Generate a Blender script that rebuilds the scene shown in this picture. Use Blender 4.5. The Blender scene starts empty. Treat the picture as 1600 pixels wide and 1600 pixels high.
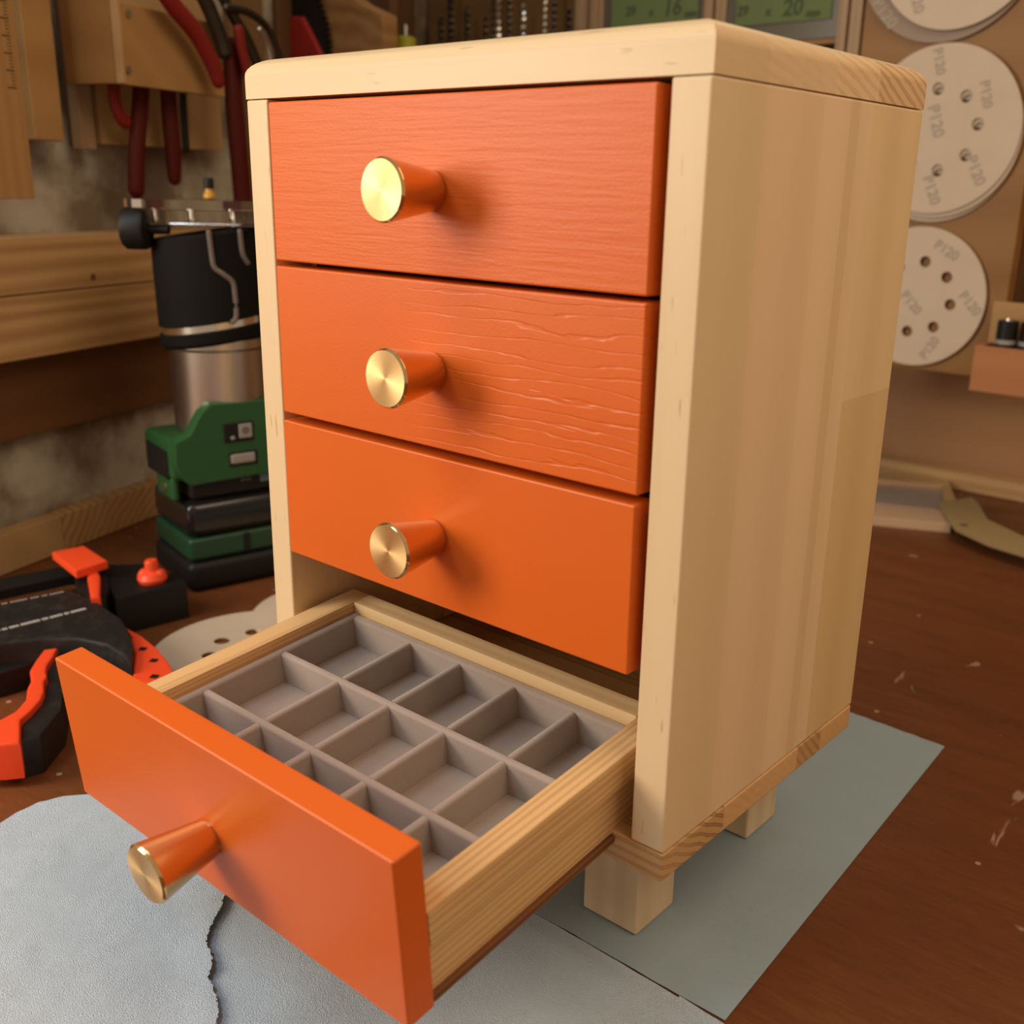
import bpy, bmesh, math, random
from mathutils import Vector, Matrix, Euler
random.seed(7)
SC = bpy.context.scene
COL = SC.collection

# ------------------------------------------------------------------ camera, light, exposure
CAM_LOC = Vector((.42367, -.29652, .31874))
CAM_ROT = Euler((1.26685, -.02091, .70521), 'XYZ')
FPX, PPX, PPY = 1645.5, 841.8, 806.0
cd = bpy.data.cameras.new('camera')
cam = bpy.data.objects.new('camera', cd); COL.objects.link(cam)
cam.location = CAM_LOC; cam.rotation_euler = CAM_ROT
cd.sensor_width = 36; cd.lens = FPX / 1600 * 36
cd.shift_x = -(PPX - 800) / 1600; cd.shift_y = (PPY - 800) / 1600
cd.clip_start = .01
cd.dof.use_dof = True; cd.dof.focus_distance = .47; cd.dof.aperture_fstop = 11
SC.camera = cam

w = bpy.data.worlds.new('world'); SC.world = w; w.use_nodes = True
w.node_tree.nodes['Background'].inputs[0].default_value = (1, .76, .53, 1)
w.node_tree.nodes['Background'].inputs[1].default_value = .42

def area(name, loc, target, sx, sy, power, col):
    l = bpy.data.lights.new(name, 'AREA'); l.shape = 'RECTANGLE'; l.size = sx; l.size_y = sy
    l.energy = power; l.color = col
    o = bpy.data.objects.new(name, l); COL.objects.link(o); o.location = loc
    o.rotation_euler = (Vector(target) - Vector(loc)).to_track_quat('-Z', 'Y').to_euler()
    return o
area('window_light', (-.50, -.78, .53), (.08, -.04, .16), .42, .50, 9.0, (1, .87, .71))
area('daylight_front', (-.22, -.62, 1.1), (.02, -.12, 0), .45, .35, 4.2, (.70, .86, 1))
area('overhead_fill_right', (1.0, .15, 1.35), (.15, .35, .1), .9, .9, 8.6, (1, .79, .56))  # unseen warm overhead lamp, set off to the right as added fill

SC.view_settings.view_transform = 'Standard'; SC.view_settings.look = 'None'
SC.view_settings.exposure = 0; SC.view_settings.gamma = 1
SC.view_settings.use_curve_mapping = False

# ------------------------------------------------------------------ measuring helpers
RM = CAM_ROT.to_matrix()
def ray(u, v): return RM @ Vector(((u - PPX) / FPX, (PPY - v) / FPX, -1))
def hit(u, v, p, n):
    d = ray(u, v); p = Vector(p); n = Vector(n)
    return CAM_LOC + d * ((p - CAM_LOC).dot(n) / d.dot(n))
def on_z(u, v, z=0): return hit(u, v, (0, 0, z), (0, 0, 1))
def on_y(u, v, y): return hit(u, v, (0, y, 0), (0, 1, 0))
WP = Vector((-.474, .055, 0)); WD = Vector((-.3178, .9482, 0)); WN = Vector((.9482, .3178, 0))
def on_w(u, v, off=0): return hit(u, v, WP + WN * off, WN)
def wpt(s, n, z): return WP + WD * s + WN * n + Vector((0, 0, z))
MW = Matrix.Identity(4)
for i in range(3):
    MW[i][0] = WD[i]; MW[i][1] = WN[i]; MW[i][3] = WP[i]
MW[2][0] = 0; MW[2][1] = 0; MW[0][2] = 0; MW[1][2] = 0; MW[2][2] = 1

# ------------------------------------------------------------------ object helpers
MAT = {}
WORLD = {}
def wm(o): return WORLD.get(o, Matrix.Identity(4))
def thing(name, label, cat, loc=(0, 0, 0), rot=(0, 0, 0), group=None):
    o = bpy.data.objects.new(name, None); COL.objects.link(o); o.empty_display_size = .02
    o.location = loc; o.rotation_euler = rot
    WORLD[o] = Matrix.Translation(Vector(loc)) @ Euler(rot).to_matrix().to_4x4()
    o['label'] = label; o['category'] = cat
    if group: o['group'] = group
    return o
def tag(o, label, cat, group=None):
    o['label'] = label; o['category'] = cat
    if group: o['group'] = group
    return o
def obj(name, bm, mat, parent=None, local=False, smooth=True, angle=35):
    """bm in world coordinates (or in the parent's frame when local)"""
    me = bpy.data.meshes.new(name)
    bmesh.ops.recalc_face_normals(bm, faces=bm.faces)
    bm.to_mesh(me); bm.free()
    o = bpy.data.objects.new(name, me); COL.objects.link(o)
    for m in (mat if isinstance(mat, (list, tuple)) else [mat]): me.materials.append(m)
    if parent:
        if not local: me.transform(wm(parent).inverted())
        o.parent = parent; WORLD[o] = wm(parent)
    else:
        c = sum((v.co for v in me.vertices), Vector()) / len(me.vertices)
        c.z = min(v.co.z for v in me.vertices)
        me.transform(Matrix.Translation(-c)); o.location = c
        WORLD[o] = Matrix.Translation(c)
    if smooth:
        for p in me.polygons: p.use_smooth = True
        me.set_sharp_from_angle(angle=math.radians(angle))
        wn = o.modifiers.new('wn', 'WEIGHTED_NORMAL'); wn.keep_sharp = True
    return o
def struct(name, bm, mat):
    o = obj(name, bm, mat); o['kind'] = 'structure'; return o
def box(bm, x0, x1, y0, y1, z0, z1, bev=0, seg=2, mi=0, M=None):
    r = bmesh.ops.create_cube(bm, size=1)
    vs = r['verts']
    for v in vs: v.co = Vector(((x0 + x1) / 2 + v.co.x * (x1 - x0), (y0 + y1) / 2 + v.co.y * (y1 - y0), (z0 + z1) / 2 + v.co.z * (z1 - z0)))
    fs = set(f for v in vs for f in v.link_faces)
    if bev:
        es = list(set(e for v in vs for e in v.link_edges))
        rr = bmesh.ops.bevel(bm, geom=es, offset=bev, segments=seg, affect='EDGES', profile=.5)
        fs = set(rr['faces']) | set(f for f in fs if f.is_valid)
        vs = list(set(v for f in fs for v in f.verts))
    for f in fs: f.material_index = mi
    if M: bmesh.ops.transform(bm, matrix=M, verts=vs)
    return vs
def prism(bm, pts, vec, bev=0, seg=2, mi=0):
    """polygon pts (world) extruded by vec"""
    vec = Vector(vec)
    a = [bm.verts.new(Vector(p)) for p in pts]; b = [bm.verts.new(Vector(p) + vec) for p in pts]
    n = len(a); fs = [bm.faces.new(a), bm.faces.new(list(reversed(b)))]
    for i in range(n): fs.append(bm.faces.new((a[i], b[i], b[(i + 1) % n], a[(i + 1) % n])))
    bmesh.ops.recalc_face_normals(bm, faces=fs)
    if bev:
        es = list(set(e for f in fs[:1] for e in f.edges))
        rr = bmesh.ops.bevel(bm, geom=es, offset=bev, segments=seg, affect='EDGES', profile=.5)
        fs = [f for f in fs if f.is_valid] + list(rr['faces'])
    for f in fs: f.material_index = mi
    return fs
def lathe(bm, prof, M=Matrix.Identity(4), n=48, mi=0):
    """prof list (r, h) turned about local Z; M places it"""
    rings = []
    for r, h in prof:
        if r < 1e-6: rings.append([bm.verts.new(M @ Vector((0, 0, h)))])
        else: rings.append([bm.verts.new(M @ Vector((r * math.cos(2 * math.pi * i / n), r * math.sin(2 * math.pi * i / n), h))) for i in range(n)])
    fs = []
    for A, B in zip(rings, rings[1:]):
        for i in range(n):
            j = (i + 1) % n
            if len(A) == 1 and len(B) == 1: continue
            if len(A) == 1: fs.append(bm.faces.new((A[0], B[i], B[j])))
            elif len(B) == 1: fs.append(bm.faces.new((A[i], A[j], B[0])))
            else: fs.append(bm.faces.new((A[i], A[j], B[j], B[i])))
    for f in fs: f.material_index = mi
    return fs
def tube(bm, pts, rad, n=14, flat=1, up=(0, 0, 1), mi=0):
    """rounded bar through pts; rad per point; flat squashes it along up"""
    pts = [Vector(p) for p in pts]
    if not isinstance(rad, (list, tuple)): rad = [rad] * len(pts)
    # smooth resample
    P = []; Rr = []
    m = len(pts)
    for i in range(m - 1):
        p0 = pts[max(i - 1, 0)]; p1 = pts[i]; p2 = pts[i + 1]; p3 = pts[min(i + 2, m - 1)]
        for k in range(5):
            t = k / 5
            P.append(.5 * ((2 * p1) + (p2 - p0) * t + (2 * p0 - 5 * p1 + 4 * p2 - p3) * t * t + (3 * p1 - p0 - 3 * p2 + p3) * t ** 3))
            Rr.append(rad[i] * (1 - t) + rad[i + 1] * t)
    P.append(pts[-1]); Rr.append(rad[-1])
    # rounded ends
    d0 = (P[1] - P[0]).normalized(); d1 = (P[-1] - P[-2]).normalized()
    P = [P[0] - d0 * Rr[0] * .6, P[0] - d0 * Rr[0] * .3] + P + [P[-1] + d1 * Rr[-1] * .3, P[-1] + d1 * Rr[-1] * .6]
    Rr = [Rr[0] * .35, Rr[0] * .8] + Rr + [Rr[-1] * .8, Rr[-1] * .35]
    up = Vector(up); rings = []
    for i, p in enumerate(P):
        d = (P[min(i + 1, len(P) - 1)] - P[max(i - 1, 0)]).normalized()
        s = d.cross(up)
        if s.length < 1e-4: s = d.cross(Vector((1, 0, 0)))
        s.normalize(); u = s.cross(d).normalized()
        rings.append([bm.verts.new(p + s * Rr[i] * math.cos(2 * math.pi * k / n) + u * Rr[i] * flat * math.sin(2 * math.pi * k / n)) for k in range(n)])
    fs = []
    for A, B in zip(rings, rings[1:]):
        for k in range(n): fs.append(bm.faces.new((A[k], A[(k + 1) % n], B[(k + 1) % n], B[k])))
    fs.append(bm.faces.new(rings[0])); fs.append(bm.faces.new(list(reversed(rings[-1]))))
    for f in fs: f.material_index = mi
def text(name, s, size, M, mat, parent, bold=0, depth=.0002, shear=0):
    cu = bpy.data.curves.new(name, 'FONT'); cu.body = s; cu.size = size; cu.extrude = depth
    cu.align_x = 'CENTER'; cu.align_y = 'CENTER'; cu.offset = bold; cu.resolution_u = 3; cu.shear = shear
    t = bpy.data.objects.new(name + '_tmp', cu)
    me = bpy.data.meshes.new_from_object(t)
    bpy.data.objects.remove(t)
    me.transform(M)
    if parent: me.transform(wm(parent).inverted())
    me.materials.clear(); me.materials.append(mat)
    o = bpy.data.objects.new(name, me); COL.objects.link(o)
    if parent: o.parent = parent; WORLD[o] = wm(parent)
    return o
def frame(o, x, z):
    """matrix with local X along x, local Z along z, at o"""
    x = Vector(x).normalized(); z = Vector(z).normalized(); y = z.cross(x).normalized(); x = y.cross(z)
    M = Matrix.Identity(4)
    for i in range(3): M[i][0] = x[i]; M[i][1] = y[i]; M[i][2] = z[i]; M[i][3] = o[i]
    return M

# ------------------------------------------------------------------ materials
def base(name, col, rough=.5, metal=0, **k):
    m = bpy.data.materials.new(name); m.use_nodes = True
    b = m.node_tree.nodes['Principled BSDF']
    b.inputs['Base Color'].default_value = (*col, 1); b.inputs['Roughness'].default_value = rough
    b.inputs['Metallic'].default_value = metal
    for kk, vv in k.items(): b.inputs[kk.replace('_', ' ')].default_value = vv
    return m, m.node_tree, b
def N(nt, typ, **k):
    n = nt.nodes.new(typ)
    for a, b in k.items(): setattr(n, a, b)
    return n
def mathn(nt, op, a, b=None, c=None):
    n = nt.nodes.new('ShaderNodeMath'); n.operation = op
    for i, x in enumerate((a, b, c)):
        if x is None: continue
        if isinstance(x, (int, float)): n.inputs[i].default_value = x
        else: nt.links.new(x, n.inputs[i])
    return n.outputs[0]
def ramp(nt, fac, stops, interp='LINEAR'):
    r = nt.nodes.new('ShaderNodeValToRGB'); r.color_ramp.interpolation = interp
    e = r.color_ramp.elements
    while len(e) < len(stops): e.new(.5)
    for i, (p, c) in enumerate(stops):
        e[i].position = p; e[i].color = (*c, 1) if len(c) == 3 else c
    nt.links.new(fac, r.inputs[0]); return r.outputs[0]
def mix(nt, typ, fac, a, b):
    n = nt.nodes.new('ShaderNodeMix'); n.data_type = 'RGBA'; n.blend_type = typ
    for s, x in ((n.inputs[0], fac), (n.inputs[6], a), (n.inputs[7], b)):
        if isinstance(x, (int, float)): s.default_value = x
        elif isinstance(x, tuple): s.default_value = (*x, 1)
        else: nt.links.new(x, s)
    return n.outputs[2]
def coords(nt, scale=(1, 1, 1), rot=(0, 0, 0), loc=(0, 0, 0)):
    t = nt.nodes.new('ShaderNodeTexCoord'); mp = nt.nodes.new('ShaderNodeMapping')
    mp.inputs['Scale'].default_value = scale; mp.inputs['Rotation'].default_value = rot; mp.inputs['Location'].default_value = loc
    nt.links.new(t.outputs['Object'], mp.inputs[0]); return mp.outputs[0], t
def noise(nt, vec, scale, detail=3, rough=.55, dist=0):
    n = nt.nodes.new('ShaderNodeTexNoise'); n.inputs['Scale'].default_value = scale
    n.inputs['Detail'].default_value = detail; n.inputs['Roughness'].default_value = rough; n.inputs['Distortion'].default_value = dist
    nt.links.new(vec, n.inputs['Vector']); return n.outputs['Fac']
def bump(nt, b, h, strength=.3, dist=.001):
    n = nt.nodes.new('ShaderNodeBump'); n.inputs['Strength'].default_value = strength; n.inputs['Distance'].default_value = dist
    nt.links.new(h, n.inputs['Height']); nt.links.new(n.outputs[0], b.inputs['Normal'])

def wood(name, light, dark, axis='Z', across='X', lines=60, line_amt=.35, fine=.25, rough=.5, dist=4, strips=None, strip_axis=1,
         seed=0, bmp=.15, streak=.0, sharp=False, joint=None, coat=0, mask=None, spec=.3):
    m, nt, b = base(name, light, rough)
    b.inputs['Specular IOR Level'].default_value = spec
    if coat: b.inputs['Coat Weight'].default_value = coat; b.inputs['Coat Roughness'].default_value = .25
    sc = [1, 1, 1]; sc['XYZ'.index(axis)] = .06
    sh = {'X': (seed, .17, .11 + seed * .01), 'Y': (.13, seed, .19 + seed * .01), 'Z': (.12 + seed * .01, .21, seed)}[axis]
    v, t = coords(nt, tuple(sc), loc=sh)
    wv = nt.nodes.new('ShaderNodeTexWave'); wv.wave_type = 'RINGS'; wv.rings_direction = axis
    wv.inputs['Scale'].default_value = lines; wv.inputs['Distortion'].default_value = dist
    wv.inputs['Detail'].default_value = 2; wv.inputs['Detail Scale'].default_value = .6
    nt.links.new(v, wv.inputs['Vector'])
    lf = ramp(nt, wv.outputs['Fac'], [(.0, (0, 0, 0)), (.55, (0, 0, 0)), (.9, (1, 1, 1)), (1, (.3, .3, .3))] if sharp else [(0, (0, 0, 0)), (1, (1, 1, 1))])
    big = noise(nt, v, 18, 2)
    fn = noise(nt, v, 260, 3)
    if mask:
        sm = nt.nodes.new('ShaderNodeSeparateXYZ'); nt.links.new(t.outputs['Object'], sm.inputs[0])
        mm = nt.nodes.new('ShaderNodeMapRange'); mm.inputs[1].default_value = -.0837; mm.inputs[2].default_value = .0837
        nt.links.new(sm.outputs[1], mm.inputs[0])
        mk0 = ramp(nt, mm.outputs[0], [(p, (q, q, q)) for p, q in mask], 'CONSTANT')
        lf = mathn(nt, 'MULTIPLY', lf, mk0)
    f1 = mathn(nt, 'MULTIPLY', lf, mathn(nt, 'MULTIPLY', big, line_amt * 2))
    f2 = mathn(nt, 'MULTIPLY', mathn(nt, 'SUBTRACT', fn, .5), fine)
    fac = mathn(nt, 'ADD', mathn(nt, 'ADD', f1, f2), mathn(nt, 'MULTIPLY', mathn(nt, 'SUBTRACT', big, .5), .3))
    c = mix(nt, 'MIX', fac, light, dark)
    nt.nodes[-1].clamp_factor = True
    if streak:   # short dark resin flecks
        v2, _ = coords(nt, tuple(x * (1 if x == 1 else 2.6) for x in sc), loc=(3 + seed, 1, 2))
        sn = noise(nt, v2, 420, 1, .4)
        sf = ramp(nt, sn, [(0, (0, 0, 0)), (.69, (0, 0, 0)), (.77, (1, 1, 1))])
        c = mix(nt, 'MIX', mathn(nt, 'MULTIPLY', sf, streak), c, tuple(x * .5 for x in dark))
    if strips:
        sx = nt.nodes.new('ShaderNodeSeparateXYZ'); nt.links.new(t.outputs['Object'], sx.inputs[0])
        lo, hi = strips[0], strips[1]
        mr = nt.nodes.new('ShaderNodeMapRange'); mr.inputs[1].default_value = lo; mr.inputs[2].default_value = hi
        nt.links.new(sx.outputs[strip_axis], mr.inputs[0])
        c2 = ramp(nt, mr.outputs[0], strips[2], 'CONSTANT')
        c = mix(nt, 'MULTIPLY', 1.0, c, c2)
        if joint:
            y0, z0, cc = joint
            g = mathn(nt, 'MULTIPLY', mathn(nt, 'GREATER_THAN', sx.outputs[1], y0), mathn(nt, 'LESS_THAN', sx.outputs[2], z0))
            c = mix(nt, 'MULTIPLY', g, c, cc)
    nt.links.new(c, b.inputs['Base Color'])
    bump(nt, b, mathn(nt, 'ADD', fn, mathn(nt, 'MULTIPLY', lf, -.5)), bmp, .0006)
    return m
PL, PD = (.66, .41, .17), (.44, .235, .08)
pine_x = wood('pine_along_x', (.77, .57, .335), (.57, .37, .18), 'X', 'Z', 16, .16, .14, .45, 3, streak=.4, coat=.1)
pine_f = wood('pine_front_edge', (.77, .57, .335), (.57, .37, .18), 'Z', 'X', 14, .14, .14, .45, 3, streak=.4, coat=.1, seed=3)
pine_z = wood('pine_along_z', (.87, .66, .41), (.66, .45, .24), 'Z', 'X', 14, .16, .14, .45, 3, coat=.1, seed=2,
              strips=(-.0837, .0837, [(0, (.90, .88, .81)), (.20, (.96, .90, .88)), (.455, (1.0, .95, .93)), (.585, (.91, .87, .81)), (.63, (.99, .95, .91)), (.70, (.95, .92, .82)), (1, (1, 1, 1))]),
              joint=(.034, .235, (.91, .87, .78)))
pine_end = wood('pine_end_grain', (.80, .58, .34), (.50, .29, .125), 'X', 'Y', 75, .75, .2, .55, 4, mask=[(0, .08), (.2, .22), (.3, .12), (.5, .5), (.72, 1), (1, 1)], seed=5, sharp=True,
                strips=(-.0837, .0837, [(0, (.92, .9, .86)), (.2, (.98, .96, .93)), (.5, (1.04, 1.02, .98)), (.72, (.96, .9, .84)), (1, (1, 1, 1))]))
pine_foot = wood('pine_foot', (.72, .55, .35), (.5, .31, .16), 'Z', 'X', 30, .3, .2, .55, 3, seed=9)
pine_base = wood('pine_base_board', (.62, .38, .175), (.30, .14, .05), 'X', 'Z', 75, .8, .2, .55, 4, seed=4, sharp=True, mask=[(0, 1), (.27, .12), (.66, .9), (.80, .12), (1, .1)],
                 strips=(-.0837, .0837, [(0, (.95, .93, .9)), (.27, (1.12, 1.1, 1.1)), (.66, (.9, .85, .78)), (.80, (1.1, 1.05, 1)), (1, (1, 1, 1))]))
pine_box = wood('drawer_side_pine', (.72, .46, .21), (.42, .20, .065), 'Y', 'Z', 150, .55, .2, .5, 5, seed=6, sharp=True)
pine_back = wood('drawer_back_pine', (.80, .60, .34), (.5, .3, .12), 'X', 'Z', 50, .3, .2, .5, 3, seed=7)
ply_dark = wood('plywood_bottom', (.22, .085, .03), (.09, .035, .012), 'Y', 'Z', 150, .6, .5, .7, 8, seed=3)
inner_wood = wood('inner_pine', (.55, .33, .14), (.36, .2, .08), 'Z', 'Y', 30, .3, .2, .5, 3, seed=8)

def orange(name, kind):
    m, nt, b = base(name, (.80, .165, .016), .38)
    b.inputs['Specular IOR Level'].default_value = .36
    v, t = coords(nt, (.07, 1, 1), loc=(.3 * kind, .1, .2 * kind))
    if kind == 1:
        wv = noise(nt, v, 380, 3, .6, .3); s = .34; b.inputs['Roughness'].default_value = .44
        v2, _ = coords(nt); g = noise(nt, v2, 900, 2)
        h = mathn(nt, 'ADD', wv, mathn(nt, 'MULTIPLY', g, .35)); dst = .0007
    elif kind == 2:
        v, t = coords(nt, (.12, 1, 1), rot=(0, .10, 0), loc=(.3, .1, .2))
        w_ = nt.nodes.new('ShaderNodeTexWave'); w_.bands_direction = 'Z'; w_.inputs['Scale'].default_value = 62
        w_.inputs['Distortion'].default_value = 7; w_.inputs['Detail'].default_value = 3; w_.inputs['Detail Scale'].default_value = 2.2
        nt.links.new(v, w_.inputs['Vector'])
        r = ramp(nt, w_.outputs['Fac'], [(0, (0, 0, 0)), (.93, (0, 0, 0)), (.985, (1, 1, 1)), (1, (1, 1, 1))])
        sx = nt.nodes.new('ShaderNodeSeparateXYZ'); nt.links.new(t.outputs['Object'], sx.inputs[0])
        mr = nt.nodes.new('ShaderNodeMapRange'); mr.inputs[1].default_value = -.02; mr.inputs[2].default_value = .05
        nt.links.new(sx.outputs[0], mr.inputs[0])
        v2, _ = coords(nt); g = noise(nt, v2, 900, 2)
        h = mathn(nt, 'ADD', mathn(nt, 'MULTIPLY', r, mathn(nt, 'MULTIPLY', mr.outputs[0], -.9)), mathn(nt, 'MULTIPLY', g, .3)); s = .4; dst = .0005
    else:
        g = noise(nt, v, 120, 2); v2, _ = coords(nt); g2 = noise(nt, v2, 700, 2)
        h = mathn(nt, 'ADD', g, mathn(nt, 'MULTIPLY', g2, .3)); s = .16; dst = .0004
        b.inputs['Roughness'].default_value = .36
    big = noise(nt, v, 30, 3)
    c = mix(nt, 'MIX', big, (.735, .140, .0145), (.655, .117, .013))
    nt.links.new(c, b.inputs['Base Color'])
    bump(nt, b, h, s, dst); return m
or1, or2, or3 = orange('orange_paint_grained', 1), orange('orange_paint_rippled', 2), orange('orange_paint_smooth', 3)

def velvet():
    m, nt, b = base('taupe_velvet', (.30, .235, .19), .95)
    b.inputs['Sheen Weight'].default_value = .5; b.inputs['Sheen Roughness'].default_value = .5
    b.inputs['Sheen Tint'].default_value = (1, .85, .78, 1)
    v, _ = coords(nt); g = noise(nt, v, 1500, 3); l = noise(nt, v, 90, 3)
    c = mix(nt, 'MIX', mathn(nt, 'ADD', mathn(nt, 'MULTIPLY', g, .5), mathn(nt, 'MULTIPLY', l, .5)), (.40, .33, .28), (.31, .25, .21))
    nt.links.new(c, b.inputs['Base Color']); bump(nt, b, g, .35, .0004); return m
velv = velvet()
def brass(name, rough, aniso=False):
    m, nt, b = base(name, (.78, .54, .26), rough, 1)
    if aniso:
        t = nt.nodes.new('ShaderNodeTexCoord'); sx = nt.nodes.new('ShaderNodeSeparateXYZ')
        nt.links.new(t.outputs['Object'], sx.inputs[0])
        r = mathn(nt, 'SQRT', mathn(nt, 'ADD', mathn(nt, 'POWER', sx.outputs[0], 2), mathn(nt, 'POWER', sx.outputs[2], 2)))
        wv = mathn(nt, 'SINE', mathn(nt, 'MULTIPLY', r, 26000))
        b.inputs['Anisotropic'].default_value = .6
        tg = nt.nodes.new('ShaderNodeTangent'); tg.direction_type = 'RADIAL'; tg.axis = 'Y'
        nt.links.new(tg.outputs[0], b.inputs['Tangent'])
        bump(nt, b, wv, .05, .0001)
    return m
brass_face, brass_body, brass_rim = brass('brushed_brass', .5, True), brass('satin_brass', .24), brass('polished_brass', .15)
def plain(name, col, rough=.5, metal=0, **k): return base(name, col, rough, metal, **k)[0]
black = plain('black_plastic', (.009, .008, .007), .5, 0, Specular_IOR_Level=.3)
rubber = plain('black_rubber', (.006, .005, .004), .75, 0, Specular_IOR_Level=.15)
def scuffed():
    m, nt, b = base('scuffed_black_plastic', (.02, .018, .016), .5)
    v, _ = coords(nt); g = noise(nt, v, 60, 5, .7)
    nt.links.new(mix(nt, 'MIX', ramp(nt, g, [(0, (0, 0, 0)), (.5, (0, 0, 0)), (.8, (1, 1, 1))]), (.010, .009, .008), (.045, .036, .03)), b.inputs['Base Color']); return m
black_sc = scuffed()
clamp_or = plain('clamp_orange_plastic', (.90, .075, .018), .45)
white_print = plain('white_print', (.55, .5, .45), .6)
steel = plain('brushed_steel', (.62, .57, .53), .28, 1)
dsteel = plain('dark_steel', (.10, .085, .07), .4, 1)
chrome = plain('bright_steel', (.7, .66, .6), .2, 1)
green = plain('green_plastic', (.015, .085, .022), .42)
green2 = plain('dark_green_plastic', (.008, .05, .02), .42)
redp = plain('red_grip', (.22, .014, .010), .5, 0, Specular_IOR_Level=.3)
redd = plain('dark_red_grip', (.085, .007, .005), .6, 0, Specular_IOR_Level=.2)
acryl = plain('clear_acrylic', (1, .97, .93), .04, 0, Transmission_Weight=1.0, IOR=1.4)
glass = plain('clear_plastic', (.8, .8, .78), .2, 0, Transmission_Weight=.75, IOR=1.2)
grayp = plain('grey_print', (.40, .325, .245), .8)
dgray = plain('grey_button', (.30, .27, .25), .5)
yell = plain('yellow_plastic', (.42, .40, .02), .5)
amber = plain('amber_plastic', (.6, .3, .04), .4)
greenlab = plain('green_label_card', (.115, .155, .05), .8)
ink = plain('pencil_ink', (.05, .068, .03), .8)
darkhole = plain('shadow_wood', (.05, .022, .01), .8)
def paper(name, c1, c2, sc=1500, st=.5, dst=.0004, rough=.85):
    m, nt, b = base(name, c1, rough)
    v, _ = coords(nt, (1, 1.6, 1)); g = noise(nt, v, sc, 3); l = noise(nt, v, 25, 3)
    nt.links.new(mix(nt, 'MIX', l, c1, c2), b.inputs['Base Color']); bump(nt, b, g, st, dst)
    return m
towel_rough = paper('blue_paper_embossed', (.66, .765, .88), (.56, .665, .78), 1350, 1.0, .0014, .65)
towel_flat = paper('blue_paper_flat', (.33, .42, .47), (.29, .375, .42), 1100, .35, .0006, .75)
disc_m = paper('sanding_disc_backing', (.62, .50, .37), (.54, .42, .30), 800, .2)
card = paper('cardboard', (.34, .24, .10), (.30, .20, .08), 600, .2)
def plaster():
    m, nt, b = base('mottled_plaster', (.3, .25, .19), .9)
    v, _ = coords(nt); g = noise(nt, v, 11, 4, .6); f = noise(nt, v, 60, 4)
    c = ramp(nt, g, [(0, (.13, .085, .05)), (.42, (.20, .145, .095)), (.60, (.46, .41, .32)), (1, (.56, .51, .42))])
    nt.links.new(c, b.inputs['Base Color']); bump(nt, b, f, .4, .002); return m
plast = plaster()
def table_mat():
    m, nt, b = base('stained_bench_wood', (.20, .07, .025), .42); b.inputs['Specular IOR Level'].default_value = .3
    v, t = coords(nt, (.14, 1, 1), rot=(0, 0, .18)); g = noise(nt, v, 46, 5, .62, .4); f = noise(nt, v, 420, 4, .7)
    c = mix(nt, 'MIX', g, (.27, .092, .028), (.125, .040, .012))
    nt.nodes[-1].clamp_factor = True
    c = mix(nt, 'MULTIPLY', mathn(nt, 'MULTIPLY', f, .9), c, (.45, .38, .32))
    v2, _ = coords(nt, (1, .5, 1), rot=(0, 0, .5)); s = noise(nt, v2, 33, 3, .5, 1.2)
    sf = ramp(nt, s, [(0, (0, 0, 0)), (.69, (0, 0, 0)), (.73, (1, 1, 1))])
    c = mix(nt, 'MIX', mathn(nt, 'MULTIPLY', sf, .55), c, (.55, .38, .26))
    vor = nt.nodes.new('ShaderNodeTexVoronoi'); vor.inputs['Scale'].default_value = 26; nt.links.new(t.outputs['Object'], vor.inputs['Vector'])
    sp = mathn(nt, 'LESS_THAN', vor.outputs['Distance'], .045)
    c = mix(nt, 'MIX', mathn(nt, 'MULTIPLY', sp, .5), c, (.6, .45, .32))
    nt.links.new(c, b.inputs['Base Color']); bump(nt, b, f, .25, .0006)
    nt.links.new(mathn(nt, 'ADD', mathn(nt, 'MULTIPLY', g, .25), .33), b.inputs['Roughness']); return m
bench_m = table_mat()
rail_m = wood('rail_pine', (.52, .315, .135), (.30, .15, .05), 'X', 'Z', 40, .6, .2, .55, 7, seed=1)
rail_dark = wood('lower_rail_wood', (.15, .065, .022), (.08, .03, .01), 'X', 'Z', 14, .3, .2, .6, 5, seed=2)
rack_m = wood('rack_plywood', (.42, .235, .085), (.29, .145, .045), 'X', 'Z', 9, .3, .15, .5, 6, seed=3)
rack_l = wood('rack_back_plywood', (.50, .31, .14), (.34, .18, .07), 'X', 'Z', 7, .25, .15, .5, 6, seed=6)
ruler_m = wood('ruler_wood', (.42, .235, .09), (.30, .15, .05), 'Z', 'X', 40, .3, .2, .45, 3, seed=4)
wall_ply = wood('wall_plywood', (.40, .215, .10), (.27, .125, .055), 'X', 'Z', 5, .5, .12, .55, 12, seed=8)
panel_m = wood('orange_plywood', (.27, .128, .033), (.19, .08, .02), 'X', 'Z', 6, .4, .12, .5, 9, seed=9)
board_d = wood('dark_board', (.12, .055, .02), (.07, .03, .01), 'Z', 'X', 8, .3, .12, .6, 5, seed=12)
box_dk = wood('rack_side_plywood', (.30, .145, .045), (.2, .09, .026), 'X', 'Z', 9, .3, .15, .5, 6, seed=13)
frame_m = wood('frame_wood', (.34, .22, .12), (.2, .12, .06), 'Z', 'X', 40, .4, .2, .5, 3, seed=5)
box_or = wood('orange_box_wood', (.42, .17, .06), (.3, .1, .03), 'X', 'Z', 12, .3, .2, .5, 3, seed=5)

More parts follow.
